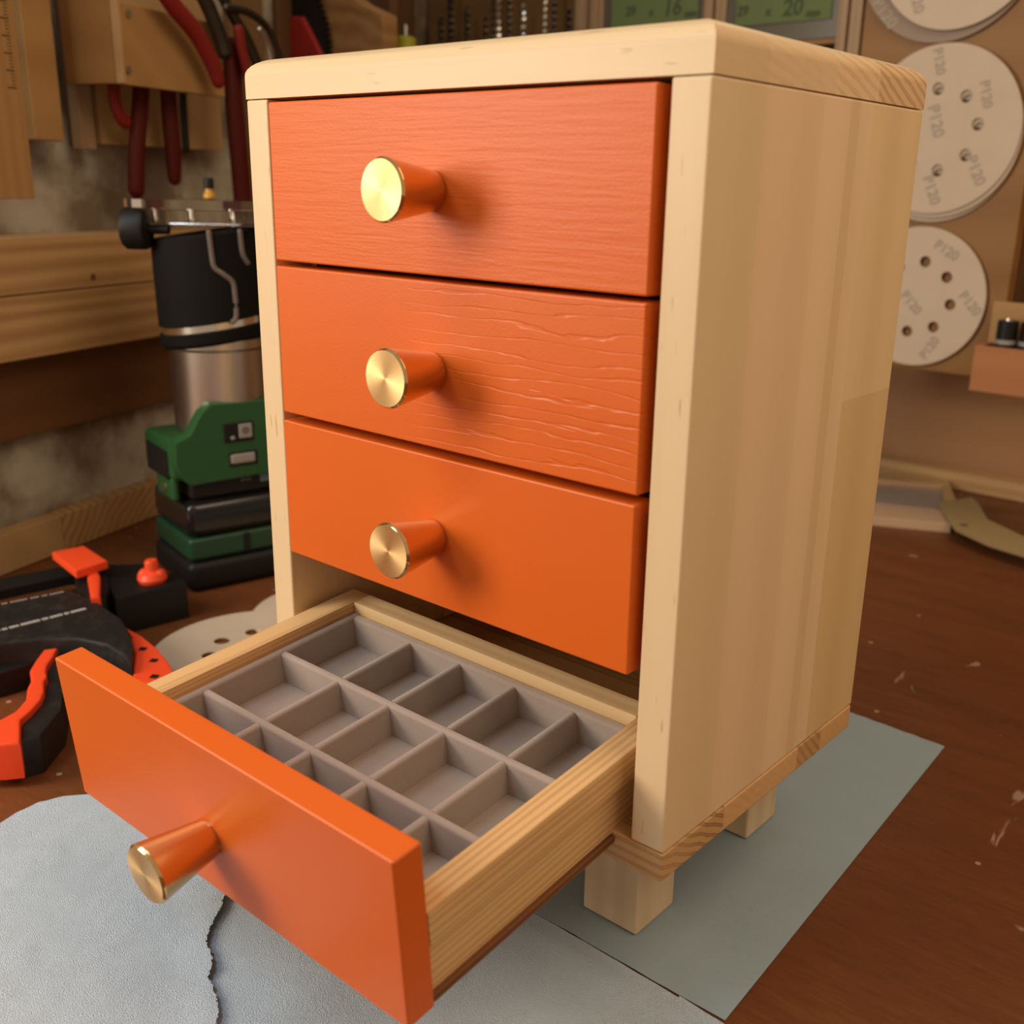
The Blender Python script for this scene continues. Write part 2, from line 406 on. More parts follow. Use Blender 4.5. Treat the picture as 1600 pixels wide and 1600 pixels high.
# ------------------------------------------------------------------ setting
bm = bmesh.new(); box(bm, -1.1, 1.2, -.9, .93, -.034, -.004, .002)
tag(obj('workbench_top', bm, bench_m), 'reddish brown stained wooden workbench top with pale paint scratches', 'workbench')
bm = bmesh.new(); box(bm, -1.05, 1.3, .93, .95, -.05, .9)
struct('wall_back', bm, wall_ply)
bm = bmesh.new(); box(bm, -.16, .98, -.02, 0, -.0036, .9, M=MW)
struct('wall_left', bm, plast)
bm = bmesh.new()
box(bm, -.16, .055, .0005, .018, -.0035, .030, .001, M=MW); struct('baseboard_left', bm, rack_l)
bm = bmesh.new(); box(bm, .0557, .9, .0005, .018, -.0035, .030, .001, M=MW); struct('baseboard_rear', bm, rail_m)
bm = bmesh.new(); box(bm, -.35, .4, .90, .929, -.0035, .0165, .0015)
struct('trim_1', bm, rail_m)

# rails on the left wall
board_knot = plain('knot_wood', (.14, .06, .02), .6)
def wbox(name, s0, s1, n0, n1, z0, z1, mat, bev=.0015, **k):
    b_ = bmesh.new(); T = MW.copy(); box(b_, s0, s1, n0, n1, z0, z1, bev, M=None)
    me_parent = k.get('parent')
    if me_parent: bmesh.ops.transform(b_, matrix=MW, verts=b_.verts); return obj(name, b_, mat, me_parent)
    o = obj(name, b_, mat)
    o.matrix_world = MW @ Matrix.Translation(o.location); WORLD[o] = o.matrix_world.copy()
    return o
def wz(u, v, n): q = on_w(u, v, n) - WP; return q.dot(WD), q.z
def wbox_px(name, u0, v0, u1, v1, n1, n0, mat, bev=.0015, **k):
    s0, za = wz(u0, v0, n1); s1, zb_ = wz(u1, v1, n1)
    return wbox(name, min(s0, s1), max(s0, s1), n0, n1, min(za, zb_), max(za, zb_), mat, bev, **k)
_, z_a = wz(120, 367, .045); _, z_b = wz(120, 453, .045); _, z_c = wz(120, 548, .045); _, z_d = wz(100, 668, .015)
upr = tag(wbox('wall_rail', -.16, .9, .001, .045, z_b + .0008, z_a, rail_m), 'upper knotty pine board screwed along the left plaster wall', 'board')
bm = bmesh.new(); lathe(bm, [(0, .0), (.0022, .0), (.0030, -.0001), (.0030, -.001)], frame(on_w(146, 433, .0453), WD, WN), 20); obj('knot', bm, board_knot, upr)
tag(wbox('wall_rail', -.16, .9, .001, .045, z_c, z_b, rail_m), 'lower pine board of the pair along the left plaster wall, plain edge below', 'board')
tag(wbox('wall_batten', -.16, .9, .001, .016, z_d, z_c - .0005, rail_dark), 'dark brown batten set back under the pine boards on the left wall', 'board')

# ------------------------------------------------------------------ paper towels
def towel(name, outline, z, mat, label, amp, hole=None, seed=0, lift=None):
    """closed outline (x, y) filled with a fine grid and crumpled"""
    xs = [p[0] for p in outline]; ys = [p[1] for p in outline]
    bm = bmesh.new(); step = .003
    def inside(x, y):
        r = False; n = len(outline)
        for i in range(n):
            x1, y1 = outline[i]; x2, y2 = outline[(i + 1) % n]
            if (y1 > y) != (y2 > y) and x < (x2 - x1) * (y - y1) / (y2 - y1) + x1: r = not r
        return r
    vs = [bm.verts.new((p[0], p[1], 0)) for p in outline]
    es = [bm.edges.new((vs[i], vs[(i + 1) % len(vs)])) for i in range(len(vs))]
    bmesh.ops.triangle_fill(bm, edges=es, use_beauty=True)
    x0, x1, y0, y1 = min(xs), max(xs), min(ys), max(ys)
    n = int((x1 - x0) / step)
    for i in range(1, n):
        bmesh.ops.bisect_plane(bm, geom=bm.verts[:] + bm.edges[:] + bm.faces[:], plane_co=(x0 + i * step, 0, 0), plane_no=(1, 0, 0))
    n = int((y1 - y0) / step)
    for i in range(1, n):
        bmesh.ops.bisect_plane(bm, geom=bm.verts[:] + bm.edges[:] + bm.faces[:], plane_co=(0, y0 + i * step, 0), plane_no=(0, 1, 0))
    from mathutils import noise as mn
    for v in bm.verts:
        p = v.co * 22 + Vector((seed, seed, 0))
        h = abs(mn.noise(p)) * amp + abs(mn.noise(p * 3.1)) * amp * .45 + abs(mn.noise(Vector((p.x * 7, p.y * 2.5, 3)))) * amp * .22
        if lift: h += lift(v.co.x, v.co.y)
        v.co.z = z + h
    r = bmesh.ops.extrude_face_region(bm, geom=bm.faces[:])
    for g in r['geom']:
        if isinstance(g, bmesh.types.BMVert): g.co.z -= .0003
    o = obj(name, bm, mat)
    return tag(o, label, 'paper towel')
def jag(p, q, n=40, a=.0006):
    p = Vector(p); q = Vector(q); d = (q - p); nn = Vector((-d.y, d.x)).normalized()
    return [tuple(p + d * (i / n) + nn * random.uniform(-a, a)) for i in range(n)]
A = [(.2615, .0215)]
A = [(.2615, .0212), (.247, .304)] + jag((.246, .3045), (-.07, .315), 50) + [(-.085, .0180)] + jag((-.08, .0185), (.25, .0208), 60, .0003)
def liftA(x, y): return 0
towel('paper_towel', A, -.0033, towel_flat, 'flat grey-blue paper towel sheet lying under the cabinet feet', .0002, seed=3)
tear = [(on_z(u, v).x, on_z(u, v).y) for u, v in ((352, 1400), (345, 1425), (332, 1450), (327, 1475), (337, 1500), (331, 1530), (340, 1555), (344, 1580), (338, 1605))]
tearw = []
for i in range(len(tear) - 1):
    tearw += jag(tear[i], tear[i + 1], 14, .00045)
tearw.append(tear[-1])
tear0 = (-.03, .0205)
tl = [(tear0[0] + (tearw[0][0] - tear0[0]) * t, tear0[1] + (tearw[0][1] - tear0[1]) * t) for t in (0, .3, .6, .9)]
B = [(.2625, .0192), (.24, .0204), (.2627, -.05), (.263, -.2), (.20, -.21)] + [(x - .005, y - .001) for x, y in reversed(tearw)] + [(x - .005, y) for x, y in reversed(tl)]
Ttip = Vector(tearw[-1])
def liftB(x, y):
    return .0015 * math.exp(-((x - .12) ** 2 + (y + .06) ** 2) / .0018) - (.0 if y < .014 else .0004)
towel('paper_towel', B, -.0033, towel_rough, 'pale blue embossed paper towel sheet in front of the cabinet, right of the tear', .0009, seed=1, lift=liftB)
lefto = [(on_z(u, v).x, on_z(u, v).y) for u, v in ((160, 1236), (128, 1237), (100, 1239), (60, 1249), (25, 1265), (0, 1283), (-60, 1330), (-140, 1420))]
off = .0006
Cc = [(-.035, .017)] + [(x - off, y - off * .5) for x, y in tl[1:]] + [(x - off - .0016 * math.sin(math.pi * min(1, k / (len(tearw) - 1))) ** 2 + random.uniform(-.0003, .0003), y - off * .3) for k, (x, y) in enumerate(tearw)] + [(.13, -.2), (.0, -.24)] + list(reversed(lefto)) + [(-.075, .0)]
def liftC(x, y):
    h = .0012
    d = min(math.hypot(x - a, y - b) for a, b in tearw[::5])
    h += .0018 * math.exp(-d * d / .00012)
    h += .004 * math.exp(-((x - .01) ** 2 + (y + .04) ** 2) / .0012)
    return h
towel('paper_towel', Cc, -.0033, towel_rough, 'crumpled pale blue paper towel sheet at the lower left, torn along its right edge', .0016, seed=8, lift=liftC)

# ------------------------------------------------------------------ the cabinet
W, D, ts = .24, .1673, .0152
Zt, Ztop, Zb, tb = .3524, .3695, .0756, .0126
cab = thing('drawer_cabinet', 'small pale pine cabinet with four orange drawers and brass knobs, lowest drawer pulled open', 'cabinet', (W / 2, D / 2, 0))
# top board: long edges and ends rounded over on the upper side
bm = bmesh.new()
vs = box(bm, 0, W, 0, D, Zt, Ztop)
es = [e for e in bm.edges if all(v.co.z > Ztop - 1e-5 for v in e.verts)]
bmesh.ops.bevel(bm, geom=es, offset=.0125, segments=8, affect='EDGES', profile=.5)
for v in bm.verts:
    if v.co.z > Ztop - .0126: v.co.z = Ztop - (Ztop - v.co.z) * .62
bmesh.ops.recalc_face_normals(bm, faces=bm.faces)
for f in bm.faces: f.material_index = 1 if abs(f.normal.x) > .55 else 0
obj('top_board', bm, [pine_x, pine_end], cab, angle=50)
for x0, x1 in ((0, ts), (W - ts, W)):
    bm = bmesh.new(); box(bm, x0, x1, 0, D, Zb + .0003, Zt - .0003, .0011, 3); bmesh.ops.recalc_face_normals(bm, faces=bm.faces)
    for f in bm.faces:
        if f.normal.y < -.8: f.material_index = 1
    obj('side_panel', bm, [pine_z, pine_f], cab)
bm = bmesh.new(); box(bm, 0, W, 0, D, Zb - tb, Zb, .0012, 3); obj('base_board', bm, pine_base, cab)
bm = bmesh.new(); box(bm, ts + .0002, W - ts - .0002, D - .005, D - .001, Zb, Zt); obj('back_panel', bm, inner_wood, cab)
for z in (.2832, .2135, .137):
    for sx in (ts + .0001, W - ts - .0041):
        bm = bmesh.new(); box(bm, sx, sx + .004, .02, D - .006, z - .003, z + .001, .0004); obj('drawer_runner', bm, inner_wood, cab)
fx, fs = .2056, .0305
for (x0, x1) in ((fx - fs, fx), (W - fx, W - fx + fs)):
    for (y0, y1) in ((.0374, .0679), (.1672 - .0, .1672)):
        if y1 - y0 < .01: y0, y1 = .1362, .1667
        bm = bmesh.new(); box(bm, x0, x1, y0, y1, -.0028, Zb - tb, .0014, 3); obj('foot', bm, pine_foot, cab)

def knob(parent, M):
    """brass knob; M: local Z points out of the drawer front"""
    k = bmesh.new()
    L, r0, r1 = .0262, .0076, .0117
    lathe(k, [(0, 0), (r0 * .9, 0), (r0 * .9, .0008), (r0, .0010), (r1, L - .0014)], M, 64, 0)
    lathe(k, [(r1, L - .0014), (r1 + .00005, L - .0011), (r1 - .0001, L - .0008), (r1 - .0008, L)], M, 64, 2)
    lathe(k, [(r1 - .0008, L), (r1 * .5, L), (0, L)], M, 64, 1)
    bmesh.ops.remove_doubles(k, verts=k.verts, dist=1e-6)
    # origin on the knob axis so the brushed rings are centred
    k.transform(M.inverted()); me = bpy.data.meshes.new('knob'); k.transform(Matrix.Rotation(math.radians(90), 4, 'X'))
    k.to_mesh(me); k.free()
    for m_ in (brass_body, brass_face, brass_rim): me.materials.append(m_)
    for p in me.polygons: p.use_smooth = True
    me.set_sharp_from_angle(angle=math.radians(30))
    o = bpy.data.objects.new('knob', me); COL.objects.link(o); o.parent = parent
    Ml = wm(parent).inverted() @ M @ Matrix.Rotation(math.radians(-90), 4, 'X')
    o.matrix_local = Ml
    return o
hw = .10136
def drawer_front(x, y, z, h, rot, mat, td=.0125):
    """one orange front about its centre; returns the part (with its own frame)"""
    b_ = bmesh.new(); box(b_, -hw, hw, 0, td, -h, h, .0009, 3)
    me = bpy.data.meshes.new('drawer'); b_.to_mesh(me); b_.free(); me.materials.append(mat)
    for p in me.polygons: p.use_smooth = True
    me.set_sharp_from_angle(angle=math.radians(50))
    o = bpy.data.objects.new('drawer', me); COL.objects.link(o); o.parent = cab
    M = Matrix.Translation((x, y, z)) @ Euler(rot).to_matrix().to_4x4()
    o.matrix_local = wm(cab).inverted() @ M; WORLD[o] = M
    wn = o.modifiers.new('wn', 'WEIGHTED_NORMAL'); wn.keep_sharp = True
    return o
specs = [(.3506, .2842, -.0021, (0, 0, 0), or1, .3160), (.2820, .2150, -.0023, (0, .0035, 0), or2, .2468), (.2115, .1457, -.0028, (0, .009, .006), or3, .1768)]
for a, b_, y, rot, mt, kz in specs:
    d = drawer_front(W / 2, y, (a + b_) / 2, (a - b_) / 2, (rot[0], -rot[1] * .35, rot[2] * -.3), mt)
    knob(d, frame((W / 2, y - .00003, kz), (1, 0, 0), (0, -1, 0)))
    q = bmesh.new()
    x0, x1, y0, y1, z0, z1 = -.0985, .0985, .0128, .155, -.027, .018
    box(q, x0, x0 + .011, y0, y1, z0, z1); box(q, x1 - .011, x1, y0, y1, z0, z1)
    box(q, x0 + .011, x1 - .011, y1 - .011, y1, z0, z1); box(q, x0, x1, y0, y1, z0 - .003, z0 - .0001)
    obj('drawer_box', q, pine_back, d, local=True, smooth=False)
# open drawer, sagging forward on its runners
M4 = Matrix.Translation((.1188, -.1172, .0946)) @ Euler((.0898, .0153, .0147)).to_matrix().to_4x4()
d4 = drawer_front(.1188, -.1172, .0946, .03331, (.0898, .0153, .0147), or3, .0122)
knob(d4, M4 @ frame((-.0023, -.00003, -.0085), (1, 0, 0), (0, -1, 0)))
y0, y1, zt4, zb4 = .0124, .1555, .0053, -.0290
lip = -.0085
for sx in (-1, 1):
    q = bmesh.new()
    xo = .1012 if sx > 0 else -.0982; xi = .0892 if sx > 0 else -.0856
    lo, hi = sorted((xo, xi))
    box(q, lo, hi, y0, y1, lip + .0001, zt4, .0007, 2)
    lo, hi = sorted((xo - sx * .0022, xi)); box(q, lo, hi, y0, y1, zb4, lip, .0004, 2)
    obj('side_board', q, pine_box, d4, local=True)
q = bmesh.new(); box(q, -.0854, .0890, .1446, y1, zb4, zt4, .0005, 2); obj('back_board', q, pine_back, d4, local=True)
q = bmesh.new(); box(q, -.0978, .1008, y0, y1 - .002, zb4 - .0032, zb4 - .0002, .0003); obj('bottom_panel', q, ply_dark, d4, local=True)

# velvet tray
tray = thing('jewelry_tray', 'taupe velvet tray of small square compartments resting inside the open bottom drawer', 'tray')
tray.matrix_world = M4; WORLD[tray] = M4
tray.location = M4.to_translation(); tray.rotation_euler = M4.to_euler()
tx0, tx1, ty0, ty1, tz0, tz1 = -.0852, .0888, .0130, .1442, -.0175, .0002
q = bmesh.new(); box(q, tx0, tx1, ty0, ty1, tz0, tz0 + .0018, .0003); obj('tray_floor', q, velv, tray, local=True)
def wallpiece(name, x0, x1, yy0, yy1, zhi):
    q = bmesh.new(); vs = box(q, x0, x1, yy0, yy1, tz0 + .0019, zhi)
    tp = [e for e in q.edges if all(v.co.z > zhi - 1e-6 for v in e.verts)]
    th = min(x1 - x0, yy1 - yy0) * .42
    # round the two long top edges
    lon = [e for e in tp if abs((e.verts[0].co - e.verts[1].co).length - max(x1 - x0, yy1 - yy0)) < 1e-6]
    bmesh.ops.bevel(q, geom=lon, offset=th, segments=4, affect='EDGES', profile=.5)
    return obj(name, q, velv, tray, local=True)
rt = .0046
wallpiece('tray_rim', tx0, tx0 + rt, ty0, ty1, tz1); wallpiece('tray_rim', tx1 - rt + .001, tx1, ty0, ty1, tz1)
wallpiece('tray_rim', tx0 + rt, tx1 - rt + .001, ty1 - rt, ty1, tz1 - .0001); wallpiece('tray_rim', tx0 + rt, tx1 - rt + .001, ty0, ty0 + rt, tz1 - .0001)
dh = .0019
ly = (.0532, .0963)
for yy in ly: wallpiece('long_divider', tx0 + rt, tx1 - rt + .001, yy - dh, yy + dh, tz1 - .0006)
rows = [(ty0 + rt, ly[0] - dh), (ly[0] + dh, ly[1] - dh), (ly[1] + dh, ty1 - rt)]
for xx in (-.0405, -.0075, .0262, .0600):
    for (a, b_) in rows: wallpiece('short_divider', xx - dh, xx + dh, a, b_, tz1 - .0012)

# ------------------------------------------------------------------ trim router standing on its battery
d1 = Vector((.208, .978, 0)).normalized(); d2 = Vector((-d1.y, d1.x, 0))
RC = Vector((-.3006, .1332, 0))
rt_ = thing('trim_router', 'cordless trim router standing on its green and black battery, clear base on top', 'power tool', tuple(RC + d1 * .043 + d2 * .048))
def rbox(bm, a0, a1, b0, b1, z0, z1, bev=.006, seg=3, taper=0):
    """box in the router's frame: a along its face, b away from the viewer"""
    T = frame(RC, d1, (0, 0, 1))
    vs = box(bm, a0, a1, b0, b1, z0, z1, bev, seg)
    if taper:
        for v in vs:
            t = (v.co.z - z0) / (z1 - z0)
            ca, cb = (a0 + a1) / 2, (b0 + b1) / 2
            v.co.x = ca + (v.co.x - ca) * (1 - taper * t); v.co.y = cb + (v.co.y - cb) * (1 - taper * t)
    bmesh.ops.transform(bm, matrix=T, verts=vs)
Z0 = -.004
ax = Vector((-.3265, .188, 0))
bm = bmesh.new(); rbox(bm, -.002, .088, 0, .088, Z0, .022, .007); bat = obj('battery', bm, black, rt_)
bm = bmesh.new(); rbox(bm, .0, .086, .0015, .086, .0222, .042, .004); obj('green_band', bm, green2, bat)
bm = bmesh.new(); rbox(bm, .0, .086, .0, .086, .0422, .072, .008); obj('battery_shell', bm, plain('glossy_black', (.012, .01, .01), .16), bat)
bm = bmesh.new(); rbox(bm, .006, .080, .006, .09, .0722, .094, .004); obj('battery_neck', bm, black, bat)
bm = bmesh.new(); rbox(bm, .046, .05, -.0012, .004, .025, .04, .0005); obj('latch', bm, black, bat)
for k in range(5):
    pass
def rpt(a, b_, z): return RC + d1 * a + d2 * b_ + Vector((0, 0, z))
text('gauge_marks', 'I I I I', .0045, frame(rpt(.052, .0058, .084), d1, -d2), dgray, bat)
bm = bmesh.new(); rbox(bm, .064, .073, .0052, .0065, .080, .087, .0006); obj('gauge_button', bm, plain('pale_blue_button', (.10, .16, .24), .4), bat)
# green housing: stepped outline extruded away from the viewer
prof = [(-.004, .096), (.004, .087), (.090, .089), (.096, .1), (.094, .120), (.084, .149), (.024, .151), (.016, .144), (.006, .128), (-.006, .123), (-.007, .106)]
bm = bmesh.new(); prism(bm, [rpt(a, -.002, z) for a, z in prof], d2 * .012, .002); 
rbox(bm, -.0068, .091, .008, .074, .088, .1225, .006); rbox(bm, -.0065, .0, .012, .05, .072, .092, .003)
house = obj('green_housing', bm, green, rt_)
bm = bmesh.new(); rbox(bm, -.0080, -.0065, .016, .064, .090, .113, .0006)
obj("side_label", bm, black, house)
bm = bmesh.new(); rbox(bm, .033, .058, -.0032, -.001, .118, .134, .001); obj('switch_panel', bm, black, house)
bm = bmesh.new(); rbox(bm, .045, .056, -.0042, -.003, .121, .1325, .0008); obj('power_button', bm, dgray, house)
bm = bmesh.new(); rbox(bm, .038, .0415, -.0042, -.003, .1205, .1235, .0008); obj('lamp', bm, dgray, house)
text('power_mark', 'O', .007, frame(rpt(.0505, -.0043, .1268), d1, -d2), black, house)
text('power_mark', 'I', .004, frame(rpt(.0505, -.0043, .1268), d1, -d2), black, house)
bm = bmesh.new(); rbox(bm, .036, .060, -.0030, -.001, .098, .110, .001); obj('dial_slot', bm, black, house)
bm = bmesh.new(); rbox(bm, .037, .0575, -.0042, -.002, .1005, .1085, .0015); obj('speed_dial', bm, dgray, house)
bm = bmesh.new(); lathe(bm, [(.0, 0), (.004, 0), (.004, .0012), (0, .0012)], frame(rpt(-.0065, .030, .081), d2, -d1), 20); obj('screw', bm, steel, house)
# steel motor tube
bm = bmesh.new()
T = Matrix.Translation(ax)
lathe(bm, [(.0378, .118), (.0378, .168), (.0378, .189), (.0402, .1915), (.0402, .198), (.0385, .2), (.038, .270), (0, .270)], T, 64)
obj('motor_tube', bm, steel, rt_)
# black rubber sleeve with slanted hem
bm = bmesh.new()
n = 64; rings = []
def hem(a, lo):  # a angle about the axis; slant in the viewing direction
    return lo + .006 * math.cos(a - math.radians(52))
for r, zf in ((.0405, lambda a: hem(a, .195)), (.0432, lambda a: hem(a, .1975)), (.0440, lambda a: hem(a, .2055)), (.0415, lambda a: hem(a, .2065)), (.0412, lambda a: hem(a, .2115)),
              (.0440, lambda a: hem(a, .2125)), (.0448, lambda a: .25), (.0448, lambda a: hem(a, .2775)), (.0428, lambda a: hem(a, .2795)), (.03, lambda a: hem(a, .2795))):
    rings.append([bm.verts.new(ax + Vector((r * math.cos(2 * math.pi * i / n), r * math.sin(2 * math.pi * i / n), zf(2 * math.pi * i / n)))) for i in range(n)])
for j, (A_, B_) in enumerate(zip(rings, rings[1:])):
    for i in range(n):
        f = bm.faces.new((A_[i], A_[(i + 1) % n], B_[(i + 1) % n], B_[i])); f.material_index = 1 if j in (3,) else 0
sleeve = obj('grip_sleeve', bm, [rubber, chrome], rt_)
# grey inlay line zig-zagging down the sleeve (points by angle and height)
vang = math.atan2(CAM_LOC.y - ax.y, CAM_LOC.x - ax.x)
def sl(da, z, r=.0452): return ax + Vector((r * math.cos(vang + da), r * math.sin(vang + da), z))
inl = plain('grey_inlay', (.13, .10, .085), .4)
for path in ([(-.02, .281), (0, .265), (.03, .255), (.16, .250), (.31, .244), (.34, .235), (.34, .218), (.26, .2135)], [(.50, .282), (.52, .265), (.62, .257)]):
    bm = bmesh.new(); tube(bm, [sl(a, z) for a, z in path], .002, 8); obj('inlay_line', bm, inl, sleeve)
# clear acrylic base
bm = bmesh.new()
lat = Vector((-.76, -.65, 0))
rightv = -lat; back = Vector((-.65, .76, 0))
def bpt(a, b_, z): return ax + rightv * a + back * b_ + Vector((0, 0, z))
def bprism(bm, pts, z0, z1, bev=.0008): prism(bm, [bpt(a, b_, z0) for a, b_ in pts], (0, 0, z1 - z0), bev)
bprism(bm, [(-.054, -.03), (-.044, -.042), (.055, -.045), (.06, .045), (-.04, .045), (-.054, .03)], .2955, .303)
bprism(bm, [(-.038, -.036), (.045, -.036), (.045, .036), (-.038, .036)], .2845, .2953)
obj('clear_base', bm, acryl, rt_)
bm = bmesh.new(); 
Tk = frame(bpt(-.068, -.018, .2805), lat, back)
lathe(bm, [(0, 0), (.006, 0), (.0145, .001), (.0158, .003), (.0158, .016), (.0145, .018), (0, .018)], frame(bpt(-.037, -.03, .2815), back, lat), 14)
lathe(bm, [(0, -.015), (.004, -.015), (.004, 0)], frame(bpt(-.037, -.03, .2815), back, lat), 12)
obj('clamp_knob', bm, black, rt_)
for a, b_ in ((-.03, -.02), (.0, -.03), (.02, .02), (-.01, .01)):
    bm = bmesh.new(); lathe(bm, [(0, 0), (.003, 0), (.0035, .002), (.002, .003), (.002, .010), (0, .010)], Matrix.Translation(bpt(a, b_ - .012, .2865)), 16); obj('base_screw', bm, chrome, rt_)
bm = bmesh.new(); lathe(bm, [(.002, 0), (.0045, .001), (.0045, .004), (.003, .005), (.003, .009), (.0022, .0095)], Matrix.Translation(bpt(.0015, .0, .3032)), 20, mi=1)
lathe(bm, [(.0038, .008), (.0038, .0145), (.003, .0158), (0, .016)], Matrix.Translation(bpt(.0015, .0, .3032)), 20)
obj('trim_bit', bm, [black, amber], rt_)

# ------------------------------------------------------------------ bar clamp
cl = thing('bar_clamp', 'black and orange one-handed bar clamp lying on the bench left of the drawer', 'clamp', (-.30, .04, -.004))
def zpoly(pts, z): return [on_z(u, v, z) for u, v in pts]
def slab(name, pts, ztop, z0, mat, parent, bev=.002):
    b_ = bmesh.new(); prism(b_, zpoly(pts, ztop), (0, 0, z0 - ztop), bev); return obj(name, b_, mat, parent)
bz = -.0038
slab('clamp_bar', [(-140, 945), (-60, 915), (100, 884), (240, 880), (242, 888), (105, 900), (-60, 935), (-140, 968)], .019, .011, black, cl, .001)
slab('moving_jaw', [(160, 879), (216, 882), (288, 899), (291, 908), (216, 926), (180, 935), (165, 910)], .026, bz, black, cl, .003)
b1 = slab('clamp_body', [(-60, 965), (0, 945), (75, 925), (110, 921), (150, 937), (190, 965), (203, 985), (209, 1008), (205, 1040), (192, 1022), (165, 1005), (120, 996), (60, 997), (0, 1004), (-60, 1015)], .030, .004, black_sc, cl, .003)
slab('lower_bar', [(-60, 1015), (0, 1006), (66, 1000), (68, 1030), (0, 1050), (-60, 1062)], .014, bz, black, cl, .002)
pad = slab('jaw_pad', [(81, 862), (131, 852), (168, 876), (150, 882), (119, 892)], .040, .034, clamp_or, cl, .0012)
slab('jaw_stem', [(134, 888), (150, 884), (157, 900), (156, 932), (142, 934)], .034, .016, clamp_or, pad, .002)
slab('jaw_block', [(115, 884), (168, 884), (172, 915), (165, 930), (140, 938), (118, 915)], .029, bz, black, cl, .003)
bm = bmesh.new(); kc = on_z(238, 900, .030)
lathe(bm, [(0, 0), (.010, 0), (.011, .003), (.009, .007), (.005, .009), (.005, .015), (.004, .017), (0, .017)], Matrix.Translation(kc - Vector((0, 0, .004))), 20)
tube(bm, [kc + rightv * -.007, kc + rightv * .007], .006, 12)
obj('release_knob', bm, clamp_or, cl)
# rear grip with four square holes
grip = [(176, 990), (178, 981), (186, 978), (198, 980), (222, 993), (246, 1012), (264, 1034), (272, 1050), (262, 1066), (238, 1072), (206, 1060), (208, 1040), (210, 1020), (203, 1006), (190, 1001), (181, 998)]
bm = bmesh.new(); P_ = zpoly(grip, .024); prism(bm, P_, (0, 0, -.012), .0018)
g = obj('orange_grip', bm, clamp_or, cl)
for (u, v) in ((200, 997), (223, 1014), (240, 1032), (241, 1057)):
    c = on_z(u, v, .0242); b_ = bmesh.new(); box(b_, -.0022, .0022, -.0022, .0022, -.0001, .0003, 0, M=Matrix.Translation(c) @ Matrix.Rotation(.6, 4, 'Z')); obj('square_hole', b_, black, g)
slab('handle', [(66, 1018), (92, 1012), (104, 1030), (102, 1068), (96, 1108), (62, 1148), (31, 1157), (30, 1124), (52, 1106), (68, 1084), (73, 1058)], .020, bz, black_sc, cl, .003)
slab('trigger_strip', [(68, 1014), (90, 1011), (84, 1024), (74, 1038), (72, 1048), (74, 1056), (69, 1064), (69, 1080), (64, 1092), (48, 1110), (32, 1124), (31, 1160), (0, 1163), (-40, 1163), (-40, 1135), (0, 1123), (24, 1110), (40, 1092), (42, 1074), (48, 1062), (46, 1046), (56, 1030)], .024, .002, clamp_or, cl, .002)
# white print along the body
def strip_text(name, u0, v0, u1, v1, s, size):
    p = on_z(u0, v0, .0303); q_ = on_z(u1, v1, .0303); c = (p + q_) / 2
    text(name, s, size, frame(c, q_ - p, (0, 0, 1)), white_print, b1, .0001)
strip_text('print_line', 0, 944, 80, 928, '---- -- ------ --- -- -----', .006)
strip_text('print_line', -5, 986, 118, 955, 'IIIIIIIII III IIIIII IIIIIIIIIIII IIII IIIIIIII III IIIIIIIIII', .0042)

# ------------------------------------------------------------------ sanding discs
def disc(name, c, R_, z, x, holes, ring, hr, th, label, marks=(), group=None, mat=None, bend=0):
    """disc of radius R_ with eight holes; z its normal, x its zero direction"""
    M = frame(c, x, z)
    bm = bmesh.new(); es = []
    def circ(cx, cy, r, n):
        v = [bm.verts.new((cx + r * math.cos(2 * math.pi * i / n), cy + r * math.sin(2 * math.pi * i / n), 0)) for i in range(n)]
        return [bm.edges.new((v[i], v[(i + 1) % n])) for i in range(n)]
    es += circ(0, 0, R_, 96)
    for k in range(8):
        a = math.radians(holes + 45 * k); es += circ(ring * math.cos(a), ring * math.sin(a), hr, 20)
    bmesh.ops.triangle_fill(bm, edges=es, use_beauty=True)
    r = bmesh.ops.extrude_face_region(bm, geom=bm.faces[:])
    for g in r['geom']:
        if isinstance(g, bmesh.types.BMVert): g.co.z -= th
    bmesh.ops.transform(bm, matrix=M, verts=bm.verts)
    o = obj(name, bm, mat or disc_m, None, smooth=False)
    tag(o, label, 'sanding disc', group)
    for (px, py, rot, sz) in marks:
        text('grit_print', 'P120', sz, M @ Matrix.Translation((px, py, .0003)) @ Matrix.Rotation(math.radians(rot), 4, 'Z'), grayp, o, .0003, .0001)
    return o
PY = .757
X1 = (1, 0, 0); ZF = (0, -1, 0)
# middle stack
mk = [(-.007, .060, -75, .012), (-.003, .008, -72, .015), (.040, .030, -75, .012), (.040, -.036, -62, .014), (.001, -.054, -66, .014)]
disc('sanding_disc', (.0255, PY - .008, .3765), .0755, ZF, X1, 7, .0365, .0056, .0012, 'large round sanding disc on top of the middle stack pinned to the plywood panel', mk)
for i in range(2):
    disc('sanding_disc', (.0255 + (.001, -.001)[i], PY - .0055 + i * .003, .3765 - (.004, .008)[i]), .0755, ZF, X1, 7, .0365, .0056, .0012,
         ('sanding disc showing as a thin crescent directly under the front disc of the middle stack', 'rearmost sanding disc of the middle stack, its rim lowest')[i])
mk2 = [(.024, .046, -28, .013), (-.004, -.006, -45, .013), (.053, -.002, -45, .013), (.020, -.048, 60, .012)]
disc('sanding_disc', (.0235, PY - .005, .2215), .0672, ZF, X1, -8, .0345, .0054, .0012, 'lowest round sanding disc hanging alone beside the cabinet, above the bare plywood', mk2)
disc('sanding_disc', (.0245, PY - .008, .5375), .0745, ZF, X1, 20, .0365, .0056, .0012, 'front sanding disc at the top right edge of the picture', [(-.035, -.045, -70, .014)])
